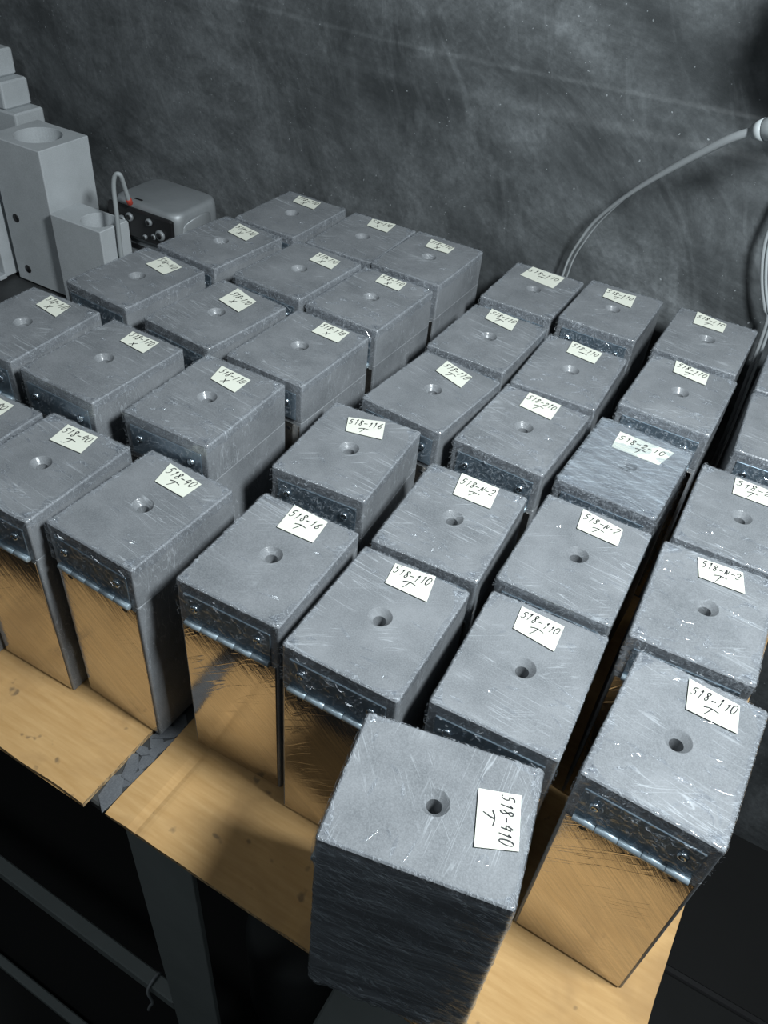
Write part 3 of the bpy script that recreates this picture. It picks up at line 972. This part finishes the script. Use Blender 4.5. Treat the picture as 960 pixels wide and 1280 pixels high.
for bx, bz, br in ((-.022, -.016, .0072), (-.040, -.026, .0082), (.020, -.014, .0062), (.042, -.030, .0090), (.028, -.036, .005), (.008, -.042, .004)):
    v, f = cyl_data((bx, -dl / 2 - .0065, dz + bz), (bx, -dl / 2 - .0125, dz + bz), br, n=18, cham=.0015)
    bo = mesh_obj('bolt', v, f, M_CAST, fp, True)
    v, f = cyl_data((bx, -dl / 2 - .0122, dz + bz), (bx, -dl / 2 - .0130, dz + bz), br * .6, n=14)
    mesh_obj('bolt_socket', v, f, M_BLACK, fp, True)
# cast lug on the right side
lug = []
for i in range(9):
    t = i / 8 * math.pi
    lug.append([(dw / 2 - .004 + .020 * math.sin(t) * (1 - .2 * abs(math.cos(q))) * (.4 + .6 * abs(math.cos(q * .5 + .4))), -dl / 2 + .010 + (dl - .03) * i / 8, dz - .028 + .026 * math.sin(q) * math.sin(t) ** .5) for q in [2 * math.pi * z / 12 for z in range(12)]])
v, f = loft(lug)
mesh_obj('side_lug', v, f, M_CAST, dev, True)
box('top_recess', -.03, -.012, -dl / 2 + .012, -dl / 2 + .018, dz - .001, dz + .0065, M_BLACK, dev, .001)

# bent cable in front of it
c0 = [pt(-1.985, 1.86, -.49), pt(-1.994, 1.86, -.274), pt(-1.994, 1.865, -.133), pt(-1.996, 1.87, -.045), pt(-1.989, 1.876, -.006), pt(-1.976, 1.885, -.003), pt(-1.980, 1.90, -.042), pt(-1.985, 1.915, -.090), pt(-1.987, 1.921, -.105)]
ca = tag(empty('looped_cable', (c0[0].x, c0[0].y, ZT)), 'pale grey cable rising in a hoop before the cast metal box', 'cable')
off = Vector((c0[0].x, c0[0].y, ZT))
v, f = tube_data([q - off for q in c0], .0036, 10)
mesh_obj('sheath', v, f, M_CABLE2, ca, True)
v, f = cyl_data(c0[-2] - off, c0[-1] - off + Vector((0, .001, -.002)), .0050, n=12, cham=.0008)
mesh_obj('sleeve', v, f, M_RED, ca, True)

# ------------------------------------------------------------------ gooseneck lamp at the right
nk = [pt(-.605, 2.195, -.49), pt(-.600, 2.19, -.10), pt(-.595, 2.19, -.013), pt(-.589, 2.19, .032), pt(-.573, 2.18, .080), pt(-.535, 2.16, .164), pt(-.452, 2.11, .274), pt(-.349, 2.05, .383), pt(-.258, 2.00, .469), pt(-.208, 1.98, .503)]
lamp = tag(empty('gooseneck_lamp', (nk[0].x, nk[0].y, ZT)), 'grey gooseneck lamp rising behind the molds to the right edge', 'lamp')
off = Vector((nk[0].x, nk[0].y, ZT))
v, f = tube_data([q - off for q in nk], [.0016, .0016, .0016, .0017, .0019, .0022, .0029, .0040, .0048, .0050], 12)
mesh_obj('neck', v, f, M_CABLE, lamp, True)
v, f = tube_data([q - off + Vector((.006, .002, .0)) for q in nk[:6]] + [nk[6] - off], .0012, 8)
mesh_obj('wire', v, f, M_CABLE, lamp, True)
a, b = pt(-.208, 1.98, .503) - off, pt(-.120, 1.95, .545) - off
dirn = (b - a).normalized()
v, f = join(cyl_data(a - dirn * .001, a + dirn * .010, .0085, .0115, n=20), cyl_data(a + dirn * .010, a + dirn * .045, .0115, .0125, n=20, cham=.002))
mesh_obj('socket', v, f, M_CABLE2, lamp, True)
hc = pt(-.095, 2.03, .73) - off
v, f = tube_data([a + dirn * .04, a + dirn * .06 + Vector((0, 0, .02)), hc + Vector((.03, 0, -.07)), hc + Vector((.012, 0, -.02))], .008, 10)
mesh_obj('arm', v, f, M_CABLE2, lamp, True)
ax = Vector((.55, -.30, .55)).normalized()
lpv = []
for d, r_ in ((-.02, .014), (-.012, .026), (.005, .048), (.03, .064), (.06, .074), (.061, .071), (.03, .060), (.006, .042)):
    aa = ax.orthogonal().normalized()
    bb = ax.cross(aa)
    lpv.append([hc + ax * d * .9 + (aa * math.cos(2 * math.pi * i / 32) + bb * math.sin(2 * math.pi * i / 32)) * r_ for i in range(32)])
v, f = loft(lpv)
mesh_obj('shade', v, f, M_CAST, lamp, True)
# cable hanging down at the right edge
cb = [pt(-.09, 2.175, .60), pt(-.118, 2.175, .36), pt(-.126, 2.175, .253), pt(-.121, 2.175, .204), pt(-.107, 2.175, .155), pt(-.088, 2.175, .107), pt(-.064, 2.175, .060), pt(-.045, 2.178, .01), pt(-.03, 2.18, -.30), pt(-.03, 2.18, -.49)]
cd = tag(empty('hanging_cable', (cb[-1].x, cb[-1].y, ZT)), 'grey twin cable hanging by the wall at the right edge', 'cable')
off = Vector((cb[-1].x, cb[-1].y, ZT))
v, f = tube_data([q - off + Vector((.004, 0, 0)) for q in cb], .0025, 10)
mesh_obj('sheath', v, f, M_CABLE, cd, True)
v, f = tube_data([q - off + Vector((.009, -.002, 0)) for q in cb], .0020, 10)
mesh_obj('second_sheath', v, f, M_CABLE2, cd, True)
